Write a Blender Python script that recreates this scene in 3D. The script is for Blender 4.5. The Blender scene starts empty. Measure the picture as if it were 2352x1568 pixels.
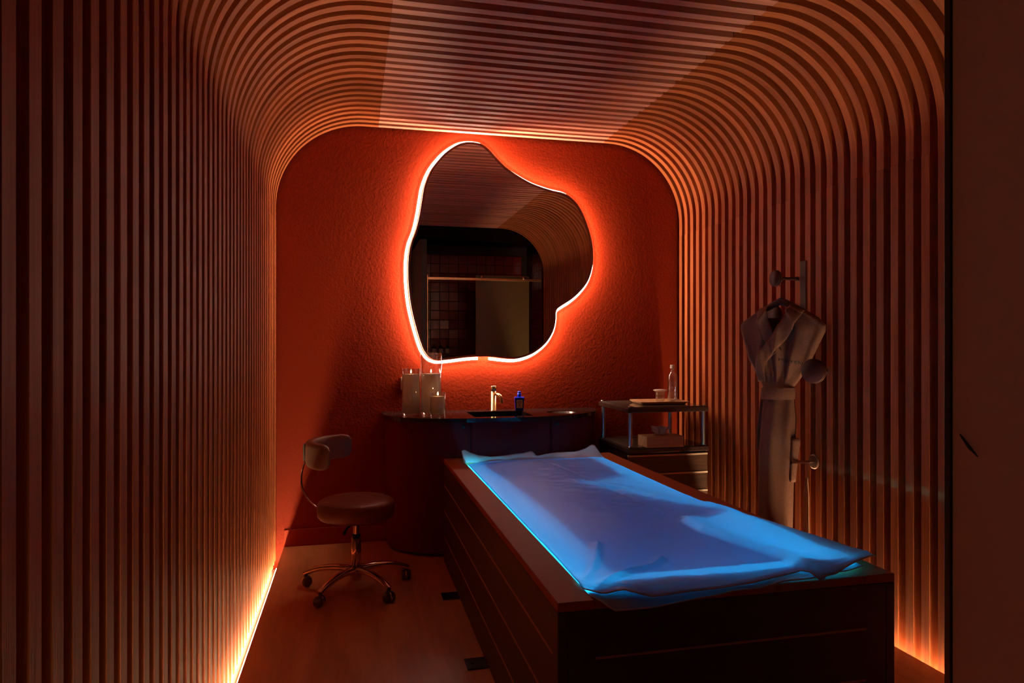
import bpy, bmesh, math, random
from mathutils import Vector, Matrix, noise
random.seed(7)
C = bpy.context.scene.collection
PI = math.pi
# ---------------------------------------------------------------- camera / world / exposure
cam_d = bpy.data.cameras.new('camera')
cam = bpy.data.objects.new('camera', cam_d); C.objects.link(cam)
cam_d.sensor_width = 36; cam_d.lens = 1568 / 2352 * 36
cam_d.shift_y = 6 / 2352; cam_d.clip_start = .02
cam.location = (0, 0, 1.3)
cam.rotation_euler = (PI / 2, 0, -math.atan(364 / 1568))
bpy.context.scene.camera = cam
w = bpy.data.worlds.new('world'); bpy.context.scene.world = w; w.use_nodes = True
w.node_tree.nodes['Background'].inputs[0].default_value = (.02, .01, .012, 1)
w.node_tree.nodes['Background'].inputs[1].default_value = .02
vs = bpy.context.scene.view_settings
vs.view_transform = 'Standard'; vs.look = 'None'; vs.gamma = 1; vs.use_curve_mapping = False
vs.exposure = 0.0
MIRROR_LED, RING_LED, TROUGH_LED, BED_LED, PARTITION_FILL = 28, 185, 195, 96, .65
WARM = (1, .66, .40)
cy = bpy.context.scene.cycles
cy.max_bounces = 12; cy.diffuse_bounces = 5; cy.glossy_bounces = 5; cy.transparent_max_bounces = 12
cy.transmission_bounces = 8; cy.caustics_reflective = False; cy.caustics_refractive = False
cy.sample_clamp_indirect = 4
def area(name, loc, rot, sx, sy, power, col):
    l = bpy.data.lights.new(name, 'AREA'); l.shape = 'RECTANGLE'; l.size = sx; l.size_y = sy
    l.energy = power; l.color = col
    o = bpy.data.objects.new(name, l); C.objects.link(o); o.location = loc; o.rotation_euler = rot
    return o
# dim fill light added beside the camera, out of view, to brighten the partition
area('partition_fill', (-.40, .05, 1.35), (0, -PI / 2, 0), 1.6, .5, PARTITION_FILL, (1, .50, .36))

# ---------------------------------------------------------------- materials
def nodes(name):
    m = bpy.data.materials.new(name); m.use_nodes = True
    nt = m.node_tree; b = nt.nodes['Principled BSDF']
    return m, nt, b
def setc(b, col, rough=.5, metal=0, spec=.5, coat=0):
    b.inputs['Base Color'].default_value = (*col, 1); b.inputs['Roughness'].default_value = rough
    b.inputs['Metallic'].default_value = metal; b.inputs['Specular IOR Level'].default_value = spec
    b.inputs['Coat Weight'].default_value = coat
def mat(name, col, rough=.5, metal=0, spec=.5, coat=0, nscale=0, namp=0, bump=0, bscale=80, stretch=(1, 1, 1)):
    m, nt, b = nodes(name); setc(b, col, rough, metal, spec, coat)
    tc = nt.nodes.new('ShaderNodeTexCoord'); mp = nt.nodes.new('ShaderNodeMapping')
    mp.inputs['Scale'].default_value = stretch
    nt.links.new(tc.outputs['Object'], mp.inputs[0])
    n = nt.nodes.new('ShaderNodeTexNoise'); n.inputs['Scale'].default_value = nscale or 6; n.inputs['Detail'].default_value = 5
    nt.links.new(mp.outputs[0], n.inputs[0])
    r = nt.nodes.new('ShaderNodeMapRange'); r.inputs[3].default_value = 1 - (namp or .06); r.inputs[4].default_value = 1 + (namp or .06)
    nt.links.new(n.outputs[0], r.inputs[0])
    mx = nt.nodes.new('ShaderNodeVectorMath'); mx.operation = 'SCALE'; mx.inputs[0].default_value = col
    nt.links.new(r.outputs[0], mx.inputs['Scale']); nt.links.new(mx.outputs[0], b.inputs['Base Color'])
    if bump:
        n2 = nt.nodes.new('ShaderNodeTexNoise'); n2.inputs['Scale'].default_value = bscale; n2.inputs['Detail'].default_value = 3
        nt.links.new(mp.outputs[0], n2.inputs[0])
        bp = nt.nodes.new('ShaderNodeBump'); bp.inputs['Strength'].default_value = bump; bp.inputs['Distance'].default_value = .004
        nt.links.new(n2.outputs[0], bp.inputs['Height']); nt.links.new(bp.outputs[0], b.inputs['Normal'])
    return m
def wood(name, ca, cb, rough=.45, scale=(3, 60), rnd=.25, spec=.4):
    """grain along U of the uv map (u = metres along the piece, v = metres across), one tone per object"""
    m, nt, b = nodes(name); setc(b, ca, rough, spec=spec)
    N = nt.nodes.new; L = nt.links.new
    uv = N('ShaderNodeUVMap'); uv.uv_map = 'UVMap'
    oi = N('ShaderNodeObjectInfo')
    sc = N('ShaderNodeVectorMath'); sc.operation = 'SCALE'; sc.inputs[0].default_value = (37, 11, 5); L(oi.outputs['Random'], sc.inputs['Scale'])
    ad = N('ShaderNodeVectorMath'); ad.operation = 'ADD'; L(uv.outputs[0], ad.inputs[0]); L(sc.outputs[0], ad.inputs[1])
    mp = N('ShaderNodeMapping'); mp.inputs['Scale'].default_value = (scale[0], scale[1], 1); L(ad.outputs[0], mp.inputs[0])
    n = N('ShaderNodeTexNoise'); n.inputs['Scale'].default_value = 1; n.inputs['Detail'].default_value = 6; n.inputs['Distortion'].default_value = .8; L(mp.outputs[0], n.inputs[0])
    mp2 = N('ShaderNodeMapping'); mp2.inputs['Scale'].default_value = (scale[0] * 4, scale[1] * 8, 1); L(ad.outputs[0], mp2.inputs[0])
    n2 = N('ShaderNodeTexNoise'); n2.inputs['Scale'].default_value = 1; n2.inputs['Detail'].default_value = 3; L(mp2.outputs[0], n2.inputs[0])
    av = N('ShaderNodeMath'); av.operation = 'MULTIPLY_ADD'; av.inputs[1].default_value = .35; L(n2.outputs[0], av.inputs[0]); L(n.outputs[0], av.inputs[2])
    cr = N('ShaderNodeValToRGB'); cr.color_ramp.elements[0].position = .42; cr.color_ramp.elements[0].color = (*cb, 1)
    cr.color_ramp.elements[1].position = .85; cr.color_ramp.elements[1].color = (*ca, 1); L(av.outputs[0], cr.inputs[0])
    rr = N('ShaderNodeMapRange'); rr.inputs[3].default_value = 1 - rnd; rr.inputs[4].default_value = 1 + rnd; L(oi.outputs['Random'], rr.inputs[0])
    mu = N('ShaderNodeVectorMath'); mu.operation = 'SCALE'; L(cr.outputs[0], mu.inputs[0]); L(rr.outputs[0], mu.inputs['Scale'])
    L(mu.outputs[0], b.inputs['Base Color'])
    bp = N('ShaderNodeBump'); bp.inputs['Strength'].default_value = .15; bp.inputs['Distance'].default_value = .001
    L(n2.outputs[0], bp.inputs['Height']); L(bp.outputs[0], b.inputs['Normal'])
    return m
def emit(name, col, s):
    m = bpy.data.materials.new(name); m.use_nodes = True; nt = m.node_tree; nt.nodes.clear()
    e = nt.nodes.new('ShaderNodeEmission'); e.inputs[0].default_value = (*col, 1); e.inputs[1].default_value = s
    o = nt.nodes.new('ShaderNodeOutputMaterial'); nt.links.new(e.outputs[0], o.inputs[0]); return m
def glass(name, tint=(1, 1, 1), f=.06, rough=.02):
    m = bpy.data.materials.new(name); m.use_nodes = True; nt = m.node_tree; nt.nodes.clear(); N = nt.nodes.new; L = nt.links.new
    t = N('ShaderNodeBsdfTransparent'); t.inputs[0].default_value = (*tint, 1)
    g = N('ShaderNodeBsdfGlossy'); g.inputs['Roughness'].default_value = rough
    lw = N('ShaderNodeLayerWeight'); lw.inputs[0].default_value = .35
    mr = N('ShaderNodeMapRange'); mr.inputs[3].default_value = f; mr.inputs[4].default_value = .75; L(lw.outputs['Facing'], mr.inputs[0])
    pw = N('ShaderNodeMath'); pw.operation = 'POWER'; pw.inputs[1].default_value = 2.0; L(lw.outputs['Facing'], pw.inputs[0]); L(pw.outputs[0], mr.inputs[0])
    mx = N('ShaderNodeMixShader'); L(mr.outputs[0], mx.inputs[0]); L(t.outputs[0], mx.inputs[1]); L(g.outputs[0], mx.inputs[2])
    o = N('ShaderNodeOutputMaterial'); L(mx.outputs[0], o.inputs[0]); return m
def vinyl(name, col, trans, rough=.3, bump=.0):
    """translucent film: part of the light is scattered back, part goes through"""
    m, nt, b = nodes(name); setc(b, col, rough, spec=.5)
    N = nt.nodes.new; L = nt.links.new
    t = N('ShaderNodeBsdfTranslucent'); t.inputs[0].default_value = (*[min(1, c * 1.05) for c in col], 1)
    mx = N('ShaderNodeMixShader'); mx.inputs[0].default_value = trans
    out = nt.nodes['Material Output']
    L(b.outputs[0], mx.inputs[1]); L(t.outputs[0], mx.inputs[2]); L(mx.outputs[0], out.inputs[0])
    if bump:
        tc = N('ShaderNodeTexCoord'); n = N('ShaderNodeTexNoise'); n.inputs['Scale'].default_value = 9; n.inputs['Detail'].default_value = 4
        L(tc.outputs['Object'], n.inputs[0]); bp = N('ShaderNodeBump'); bp.inputs['Strength'].default_value = bump; bp.inputs['Distance'].default_value = .01
        L(n.outputs[0], bp.inputs['Height']); L(bp.outputs[0], b.inputs['Normal'])
    return m
M = {}
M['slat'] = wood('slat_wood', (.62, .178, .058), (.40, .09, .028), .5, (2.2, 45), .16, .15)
M['slat_straight'] = wood('slat_wood_lit', (.84, .35, .23), (.62, .235, .14), .5, (2.2, 40), .16, .2)  # glow on the mid ceiling put into the colour as a paler wood
M['backing'] = mat('dark_felt_backing', (.010, .004, .0035), .95, spec=.02)
M['plaster'] = mat('red_plaster', (.245, .021, .0045), .6, spec=.10, nscale=1.6, namp=.12, bump=.6, bscale=70)
M['base'] = mat('red_skirting', (.28, .03, .01), .5, spec=.1)
M['floor'] = wood('floor_veneer', (.82, .35, .145), (.50, .21, .085), .32, (.9, 5), 0, .5)
M['trough'] = mat('trough_aluminium', (.6, .5, .4), .5)
M['beige'] = mat('beige_panel', (.72, .46, .36), .5, nscale=3, namp=.06, bump=.03)
M['dark_trim'] = mat('dark_bronze_trim', (.04, .015, .010), .4)
M['bed'] = mat('bed_laminate', (.075, .040, .050), .42, spec=.3, nscale=90, namp=.12)
M['bed_rim'] = mat('bed_rim_laminate', (.44, .115, .035), .5, spec=.08, nscale=60, namp=.08, bump=.03, bscale=150)
M['inlay'] = mat('bed_inlay', (.42, .20, .13), .5, nscale=200, namp=.15)
M['basin'] = mat('white_basin', (.8, .85, .9), .4)
M['vanity'] = mat('vanity_lacquer', (.16, .009, .012), .65, spec=.04, nscale=40, namp=.1)
M['granite'] = mat('black_granite', (.020, .012, .012), .10, spec=.6, nscale=260, namp=.9)
M['black'] = mat('black_matt', (.012, .01, .01), .6)
M['dark_steel'] = mat('dark_steel', (.12, .1, .1), .25, metal=1)
M['brass'] = mat('brushed_brass', (.85, .62, .30), .24, metal=1)
M['chrome'] = mat('warm_chrome', (.80, .62, .52), .16, metal=1)
M['alu'] = mat('brushed_aluminium', (.62, .60, .56), .30, metal=1)
M['leather'] = mat('brown_leather', (.24, .075, .04), .40, spec=.45, bump=.12, bscale=180)
M['leather_back'] = mat('taupe_leather', (.30, .15, .10), .42, spec=.45, bump=.12, bscale=180)
M['rubber'] = mat('caster_rubber', (.09, .05, .045), .4)
M['mirror'] = mat('mirror_silver', (.82, .76, .74), 0.0, metal=1, namp=.001)
M['frame'] = mat('mirror_frame', (.38, .12, .06), .45)
M['wax'] = vinyl('candle_wax', (.92, .74, .58), .5, .25)
M['glass'] = glass('clear_glass', f=.13)
M['glass_door'] = glass('shower_glass', (.92, .85, .8), .0)
M['frosted'] = mat('frosted_glass_panel', (.16, .10, .04), .3)
M['blue_plastic'] = mat('cobalt_plastic', (.015, .05, .75), .25, coat=.4)
M['paper'] = mat('paper_label', (.88, .76, .60), .7)
M['tissue'] = mat('tissue_paper', (.75, .62, .5), .9)
M['oak'] = wood('box_oak', (.72, .42, .20), (.52, .27, .12), .5, (3, 40), 0)
M['tray'] = wood('tray_wood', (.75, .42, .22), (.5, .26, .12), .4, (3, 40), 0)
M['darkwood'] = wood('dark_drawer_wood', (.12, .05, .024), (.055, .024, .013), .35, (3, 70), .1)
M['cart_frame'] = mat('cart_black_frame', (.05, .02, .015), .3, coat=.2)
M['smoked'] = mat('smoked_glass_shelf', (.10, .085, .07), .07, spec=.8)
M['ivory_edge'] = mat('ivory_edge_strip', (.75, .55, .40), .35)
M['ceramic'] = mat('white_ceramic', (.75, .66, .58), .3)
M['terry'] = mat('taupe_terry', (.27, .12, .08), .95, spec=.1, nscale=120, namp=.22, bump=.7, bscale=240)
M['terry_in'] = mat('taupe_terry_lining', (.16, .09, .075), .95, spec=.1, bump=.4, bscale=240)
M['hook'] = mat('dark_walnut', (.07, .016, .012), .5, spec=.3)
M['hook_pale'] = mat('bronze_edge', (.26, .12, .07), .35, metal=.5)
M['hanger'] = mat('hanger_walnut', (.10, .04, .03), .45)
M['thread'] = mat('black_thread', (.012, .01, .012), .8)
M['horn'] = mat('beech_shoehorn', (.80, .46, .26), .4)
M['tile'] = mat('oxblood_tile', (.17, .014, .012), .14, spec=.6, nscale=5, namp=.35, bump=.4, bscale=14)
M['grout'] = mat('dark_grout', (.03, .01, .008), .9)
M['socket'] = mat('beige_socket', (.55, .42, .28), .4)
M['vinyl'] = vinyl('translucent_vinyl', (.50, .57, .68), .55, .34, .08)
M['liner'] = vinyl('water_bag_vinyl', (.27, .40, .56), .38, .5)
M['flap'] = vinyl('clear_vinyl_flap', (.66, .46, .42), .30, .25)
M['strip_warm'] = emit('warm_led', (1, .72, .42), TROUGH_LED)
M['strip_mirror'] = emit('mirror_led', (1, .78, .60), MIRROR_LED)
M['strip_ring'] = emit('mirror_led_ring', (1, .70, .48), RING_LED)
M['strip_blue'] = emit('blue_led', (.015, .56, .92), BED_LED)
M['flame'] = emit('candle_flame', (1, .62, .26), 110)

# ---------------------------------------------------------------- mesh helpers
class MB:
    def __init__(s): s.v = []; s.f = []; s.uv = []; s.sm = []; s.mi = []
    def add(s, vs, fs, smooth=False, uvs=None, mi=0):
        n = len(s.v); s.v += [tuple(v) for v in vs]
        for k, f in enumerate(fs):
            s.f.append([i + n for i in f]); s.sm.append(smooth); s.mi.append(mi)
            s.uv.append([uvs[i] for i in f] if uvs else None)
        return s
    def box(s, x0, x1, y0, y1, z0, z1, mi=0, grain=None):
        vs = [(x, y, z) for x in (x0, x1) for y in (y0, y1) for z in (z0, z1)]
        fs = [(0, 1, 3, 2), (4, 6, 7, 5), (0, 4, 5, 1), (2, 3, 7, 6), (0, 2, 6, 4), (1, 5, 7, 3)]
        g = grain if grain is not None else max(range(3), key=lambda i: (x1 - x0, y1 - y0, z1 - z0)[i])
        o = [i for i in range(3) if i != g]
        uv = [(v[g], v[o[0]] + v[o[1]]) for v in vs]
        return s.add(vs, fs, False, uv, mi)
    def bevbox(s, x0, x1, y0, y1, z0, z1, b=.004, mi=0, seg=2, mtx=None):
        bm = bmesh.new(); bmesh.ops.create_cube(bm, size=1)
        for v in bm.verts: v.co = Vector(((x0 + x1) / 2 + v.co.x * (x1 - x0), (y0 + y1) / 2 + v.co.y * (y1 - y0), (z0 + z1) / 2 + v.co.z * (z1 - z0)))
        bmesh.ops.bevel(bm, geom=bm.edges[:], offset=b, segments=seg, affect='EDGES', profile=.5)
        bm.verts.index_update()
        vs = [v.co.copy() for v in bm.verts]
        if mtx: vs = [mtx @ v for v in vs]
        L = (x1 - x0, y1 - y0, z1 - z0); g = L.index(max(L)); o = [i for i in range(3) if i != g]
        s.add(vs, [[v.index for v in f.verts] for f in bm.faces], False, [(v[g], v[o[0]] + v[o[1]]) for v in vs], mi); bm.free(); return s
    def tube(s, pts, r, n=12, closed=False, caps=True, mi=0, flat=None):
        pts = [Vector(p) for p in pts]; m = len(pts); rs = r if isinstance(r, (list, tuple)) else [r] * m
        up = None; rings = []
        for i, p in enumerate(pts):
            a = pts[(i - 1) % m] if closed or i > 0 else p; b = pts[(i + 1) % m] if closed or i < m - 1 else p
            t = (b - a).normalized()
            if up is None: up = Vector((0, 0, 1)) if abs(t.z) < .9 else Vector((0, 1, 0))
            sd = t.cross(up).normalized(); up = sd.cross(t).normalized()
            fl = flat or (1, 1)
            rings.append([p + rs[i] * (math.cos(2 * PI * k / n) * sd * fl[0] + math.sin(2 * PI * k / n) * up * fl[1]) for k in range(n)])
        vs = [v for q in rings for v in q]; fs = []
        for i in range(m if closed else m - 1):
            j = (i + 1) % m
            for k in range(n):
                l = (k + 1) % n; fs.append((i * n + k, i * n + l, j * n + l, j * n + k))
        s.add(vs, fs, True, None, mi)
        if caps and not closed:
            s.add(rings[0], [tuple(range(n))], False, None, mi); s.add(rings[-1], [tuple(range(n))[::-1]], False, None, mi)
        return s
    def lathe(s, prof, c=(0, 0, 0), n=32, mi=0, mtx=None, smooth=True):
        vs = []; fs = []; m = len(prof)
        for r, z in prof:
            for k in range(n):
                a = 2 * PI * k / n; vs.append(Vector((c[0] + r * math.cos(a), c[1] + r * math.sin(a), c[2] + z)))
        for i in range(m - 1):
            for k in range(n):
                l = (k + 1) % n; fs.append((i * n + k, i * n + l, (i + 1) * n + l, (i + 1) * n + k))
        if prof[0][0] > 1e-4: fs.append(tuple(range(n))[::-1])
        if prof[-1][0] > 1e-4: fs.append(tuple((m - 1) * n + k for k in range(n)))
        if mtx: vs = [mtx @ v for v in vs]
        return s.add(vs, fs, smooth, None, mi)
    def grid(s, fn, nu, nv, smooth=True, closed_u=False, mi=0):
        vs = []; uv = []
        for j in range(nv + 1):
            for i in range(nu if closed_u else nu + 1):
                vs.append(fn(i / nu, j / nv)); uv.append((j / nv, i / nu))
        W = nu if closed_u else nu + 1; fs = []
        for j in range(nv):
            for i in range(nu):
                i2 = (i + 1) % W if closed_u else i + 1
                fs.append((j * W + i, j * W + i2, (j + 1) * W + i2, (j + 1) * W + i))
        return s.add(vs, fs, smooth, uv, mi)
    def prism(s, poly, z0, z1, mi=0, axis='z', smooth_side=True):
        n = len(poly)
        f = {'z': lambda p, h: (p[0], p[1], h), 'y': lambda p, h: (p[0], h, p[1]), 'x': lambda p, h: (h, p[0], p[1])}[axis]
        a = [f(p, z0) for p in poly]; b = [f(p, z1) for p in poly]
        s.add(a, [tuple(range(n))[::-1]], False, [(p[0], p[1]) for p in poly], mi); s.add(b, [tuple(range(n))], False, [(p[0], p[1]) for p in poly], mi)
        s.add(a + b, [(i, (i + 1) % n, (i + 1) % n + n, i + n) for i in range(n)], smooth_side, None, mi); return s
    def mesh(s, name, *mats):
        me = bpy.data.meshes.new(name); me.from_pydata(s.v, [], s.f)
        ul = me.uv_layers.new(name='UVMap'); k = 0
        for i, p in enumerate(me.polygons):
            p.use_smooth = s.sm[i]; p.material_index = s.mi[i]
            for j in range(len(s.f[i])):
                if s.uv[i]: ul.data[k].uv = s.uv[i][j]
                k += 1
        bm = bmesh.new(); bm.from_mesh(me); bmesh.ops.recalc_face_normals(bm, faces=bm.faces); bm.to_mesh(me); bm.free()
        for m in mats: me.materials.append(m)
        me.update(); return me
    def build(s, name, mats, parent=None, label=None):
        mats = mats if isinstance(mats, (list, tuple)) else [mats]
        return link(name, s.mesh(name, *mats), parent, label)
def link(name, me, parent=None, label=None, loc=None):
    o = bpy.data.objects.new(name, me); C.objects.link(o)
    if parent: o.parent = parent
    if loc: o.location = loc
    if label: o['label'] = label
    return o
def thing(name, label, cat, loc=(0, 0, 0), rz=0, group=None):
    o = bpy.data.objects.new(name, None); o.empty_display_size = .1; C.objects.link(o); o.location = loc; o.rotation_euler.z = rz
    o['label'] = label; o['category'] = cat
    if group: o['group'] = group
    return o
def tag(o, label, cat, group=None):
    o['label'] = label; o['category'] = cat
    if group: o['group'] = group
    return o
def struct(o, label=None, cat=None):
    o['kind'] = 'structure'
    if label: o['label'] = label
    if cat: o['category'] = cat
    return o
def smooth_poly(pts, n=6):
    out = []; m = len(pts)
    for i in range(m):
        p0, p1, p2, p3 = [Vector(pts[(i + k) % m]) for k in (-1, 0, 1, 2)]
        for k in range(n):
            t = k / n
            out.append(.5 * ((2 * p1) + (p2 - p0) * t + (2 * p0 - 5 * p1 + 4 * p2 - p3) * t * t + (3 * p1 - p0 - 3 * p2 + p3) * t ** 3))
    return out
def offset_poly(pts, d):
    """outward offset of a clockwise or anticlockwise 2-d loop"""
    m = len(pts); ar = sum(pts[i][0] * pts[(i + 1) % m][1] - pts[(i + 1) % m][0] * pts[i][1] for i in range(m)); sg = 1 if ar > 0 else -1
    out = []
    for i in range(m):
        t = (Vector(pts[(i + 2) % m]) - Vector(pts[i - 2])).normalized()
        out.append(Vector(pts[i]) + Vector((t.y, -t.x)) * d * sg)
    return out

# ---------------------------------------------------------------- the room
XL, XR, ZC, YB, YF = -.481, 2.313, 2.725, 4.607, .83
DEP, R = .055, .55                              # slat depth, corner radius
o = MB().box(XL - .3, XR + .3, YB, YB + .1, -.20, ZC + .1).build('wall_back', M['plaster']); struct(o, 'red textured plaster wall behind the mirror and vanity', 'wall')
wl = MB().box(XL - DEP - .06, XL - DEP, YF, YB, -.20, ZC - .45).build('wall_left', M['backing']); struct(wl, 'left wall clad in upright red-brown timber slats', 'wall')
wr = MB().box(XR + DEP, XR + DEP + .06, YF, YB, -.20, ZC - .45).build('wall_right', M['backing']); struct(wr, 'right wall of upright timber slats with hooks and robe', 'wall')
def arc_profile(x_c, z_c, r, side, n=18):      # from wall to ceiling
    return [(x_c - side * r * math.cos(PI / 2 * k / n), z_c + r * math.sin(PI / 2 * k / n)) for k in range(n + 1)]
ax_l, ax_r, az = XL + R, XR - R, ZC - R
inn = arc_profile(ax_l, az, R + DEP, 1) + arc_profile(ax_r, az, R + DEP, -1)[::-1]
outp = arc_profile(ax_l, az, R + DEP + .06, 1) + arc_profile(ax_r, az, R + DEP + .06, -1)[::-1]
inn = [(inn[0][0], az - .1)] + inn + [(inn[-1][0], az - .1)]; outp = [(outp[0][0], az - .1)] + outp + [(outp[-1][0], az - .1)]
mb = MB(); n = len(inn)
mb.add([(x, YF, z) for x, z in inn] + [(x, YB, z) for x, z in inn] + [(x, YF, z) for x, z in outp] + [(x, YB, z) for x, z in outp],
       [(i, i + 1, n + i + 1, n + i) for i in range(n - 1)] + [(2 * n + i, 3 * n + i, 3 * n + i + 1, 2 * n + i + 1) for i in range(n - 1)] +
       [(i, 2 * n + i, 2 * n + i + 1, i + 1) for i in range(n - 1)])
ceil = mb.build('ceiling', M['backing']); struct(ceil, 'vaulted slatted ceiling curving down into both walls', 'ceiling')
SW = .0415                                      # slat width
zs, xs_l, xs_r = az - .09, ax_l + .09, ax_r - .04   # seams between the pieces
def curved_slat(side):
    xc = ax_l if side > 0 else ax_r; a = arc_profile(xc, az, R, side, 20); b = arc_profile(xc, az, R + DEP, side, 20)
    xe = xs_l if side > 0 else xs_r
    a = [(a[0][0], zs)] + a + [(xe, ZC)]; b = [(b[0][0], zs)] + b + [(xe, ZC + DEP)]
    n = len(a); y0, y1 = -SW / 2, SW / 2
    vs = [(x, y, z) for (x, z) in a for y in (y0, y1)] + [(x, y, z) for (x, z) in b for y in (y0, y1)]
    ln = [0]
    for i in range(1, n): ln.append(ln[-1] + math.dist(a[i], a[i - 1]))
    uv = [(l, y) for l in ln for y in (y0, y1)] + [(l, y + .05) for l in ln for y in (y0, y1)]
    fs = []
    for i in range(n - 1):
        p, q, B = 2 * i, 2 * i + 2, 2 * n
        fs += [(p, p + 1, q + 1, q), (B + p, B + q, B + q + 1, B + p + 1), (p, q, B + q, B + p), (p + 1, B + p + 1, B + q + 1, q + 1)]
    fs += [(0, 2 * n, 2 * n + 1, 1), (2 * n - 2, 2 * n - 1, 4 * n - 1, 4 * n - 2)]
    m = MB(); m.add(vs, fs, False, uv)
    me = m.mesh('curved_slat', M['slat'])
    return me
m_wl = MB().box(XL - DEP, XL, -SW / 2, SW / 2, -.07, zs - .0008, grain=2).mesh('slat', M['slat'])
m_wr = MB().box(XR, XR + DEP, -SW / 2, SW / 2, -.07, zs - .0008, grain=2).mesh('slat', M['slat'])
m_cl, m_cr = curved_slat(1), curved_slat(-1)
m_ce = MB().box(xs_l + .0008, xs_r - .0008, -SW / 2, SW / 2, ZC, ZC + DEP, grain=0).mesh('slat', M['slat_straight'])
for k in range(45):
    y = 4.552 - .0838 * k
    j = random.uniform(-.007, .007)
    link('slat', m_wl, wl, loc=(0, y, 0)); link('slat', m_wr, wr, loc=(0, y, 0))
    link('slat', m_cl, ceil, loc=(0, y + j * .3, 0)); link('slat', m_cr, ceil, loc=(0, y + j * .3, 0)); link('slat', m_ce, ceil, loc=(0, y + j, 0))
# floor between the two light troughs
FL, FR = -.435, 2.269
fo = MB(); fo.box(FL, FR, -2.2, YB, -.05, 0, grain=1)
flo = fo.build('floor', M['floor']); struct(flo, 'polished brown veneer floor between two light troughs', 'floor')
for nm, a, b in (('trim_1', XL - DEP, FL), ('trim_2', FR, XR + DEP)):
    t = MB(); t.box(a, b, YF, YB, -.20, -.145); t.box(a if nm == 'trim_1' else b - .004, a + .004 if nm == 'trim_1' else b, YF, YB, -.145, -.07)
    struct(t.build(nm, M['trough']))
bb = MB().bevbox(FL, XR + .03, YB - .016, YB + .02, 0, .108, .003).build('baseboard_back', M['base']); struct(bb)
for nm, x, lab in (('light_strip', -.468, 'glowing warm LED strip in the floor trough along the left slatted wall'), ('light_strip', 2.302, 'warm LED strip in the floor trough at the foot of the right slatted wall')):
    t = thing(nm, lab, 'light strip', (x, 2.7, -.145))
    MB().box(-.012, .012, -1.85, 1.85, 0, .022).build('channel', M['alu'], t)
    MB().box(-.008, .008, -1.84, 1.84, .0225, .029).build('diffuser', M['strip_warm'], t)
# passage behind the camera and shower enclosure on the right of it
sw = MB(); sw.box(.80, .86, -.9, .775, 0, 2.6); swo = sw.build('wall_right_partition', M['beige']); struct(swo, 'plain beige partition panel at the right edge', 'wall')
tr = MB(); tr.bevbox(.797, .865, .776, .786, 0, 2.6, .001); struct(tr.build('trim_3', M['dark_trim']))
st = MB(); st.tube([(.7985, .762, 1.178), (.7985, .748, 1.163), (.7985, .735, 1.152)], [.001, .0022, .0006], 6)
s2 = MB().box(XL - .06, XR + .06, YF - .07, YF - .001, 2.57, ZC + .1).build('trim_4', M['backing']); struct(s2)
s3 = MB().box(XL - .1, XL - .04, -2.2, YF, 0, 2.8).build('wall_left_passage', M['backing']); struct(s3)
s4 = MB().box(XL - .1, XR + .2, -2.3, -2.2, 0, 2.8).build('wall_passage_end', M['backing']); struct(s4)
s5 = MB().box(XL - .1, XR + .2, -2.2, YF - .071, 2.62, 2.68).build('ceiling_passage', M['backing']); struct(s5)
sb = MB().box(.86, XR + .06, -.06, 0, 0, 2.62).build('wall_shower_back', M['grout']); struct(sb, 'oxblood tiled shower wall seen in the mirror', 'wall')
ss = MB().box(XR + .012, XR + .06, 0, YF - .07, 0, 2.62).build('wall_shower_side', M['grout']); struct(ss, 'tiled side wall of the shower seen in the mirror', 'wall')
def tile_mesh(k):
    m = MB(); m.bevbox(-.0605, .0605, 0, .011, -.0605, .0605, .003, seg=1, mtx=Matrix.Rotation((k - 1) * .012, 4, 'X')); return m.mesh('tile', M['tile'])
tms = [tile_mesh(k) for k in range(3)]
for i in range(11):
    for j in range(20):
        tl = link('tile', tms[(i * 7 + j * 3) % 3], sb, loc=(.93 + i * .1245, 0, .064 + j * .1245))
        tl.rotation_euler = (random.uniform(-.02, .02), 0, random.uniform(-.02, .02))
for i in range(6):
    for j in range(20):
        tl = link('tile', tms[(i + j) % 3], ss, loc=(XR + .012, .075 + i * .1245, .064 + j * .1245))
        tl.rotation_euler = (0, 0, PI / 2)

# shower screen
sc = thing('shower_screen', 'glass shower screen with brass sliding rail reflected in the mirror', 'shower screen', (1.59, .78, 0))
MB().bevbox(-.71, .72, -.012, .0, 2.085, 2.115, .002).build('rail', M['brass'], sc)
MB().box(-.715, -.06, -.045, -.037, .01, 2.16).build('fixed_pane', M['glass_door'], sc)
dp = MB().bevbox(-.12, .56, -.033, -.023, .01, 2.15, .002).build('sliding_door', M['frosted'], sc, 'frosted olive-beige sliding pane')
for x in (-.05, .48):
    m = MB(); m.lathe([(.0, -.012), (.022, -.012), (.022, .012), (0, .012)], mtx=Matrix.Translation((x, .014, 2.125)) @ Matrix.Rotation(PI / 2, 4, 'X')); m.build('roller', M['brass'], sc)
MB().bevbox(-.722, -.712, -.05, .004, 0, 2.14, .001).build('post', M['brass'], sc)
sf = tag(MB().bevbox(.95, 1.35, .012, .10, 1.155, 1.165, .002).build('shower_shelf', M['dark_steel']), 'slim dark shelf on the shower tiles holding three dispensers', 'shelf')
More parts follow.
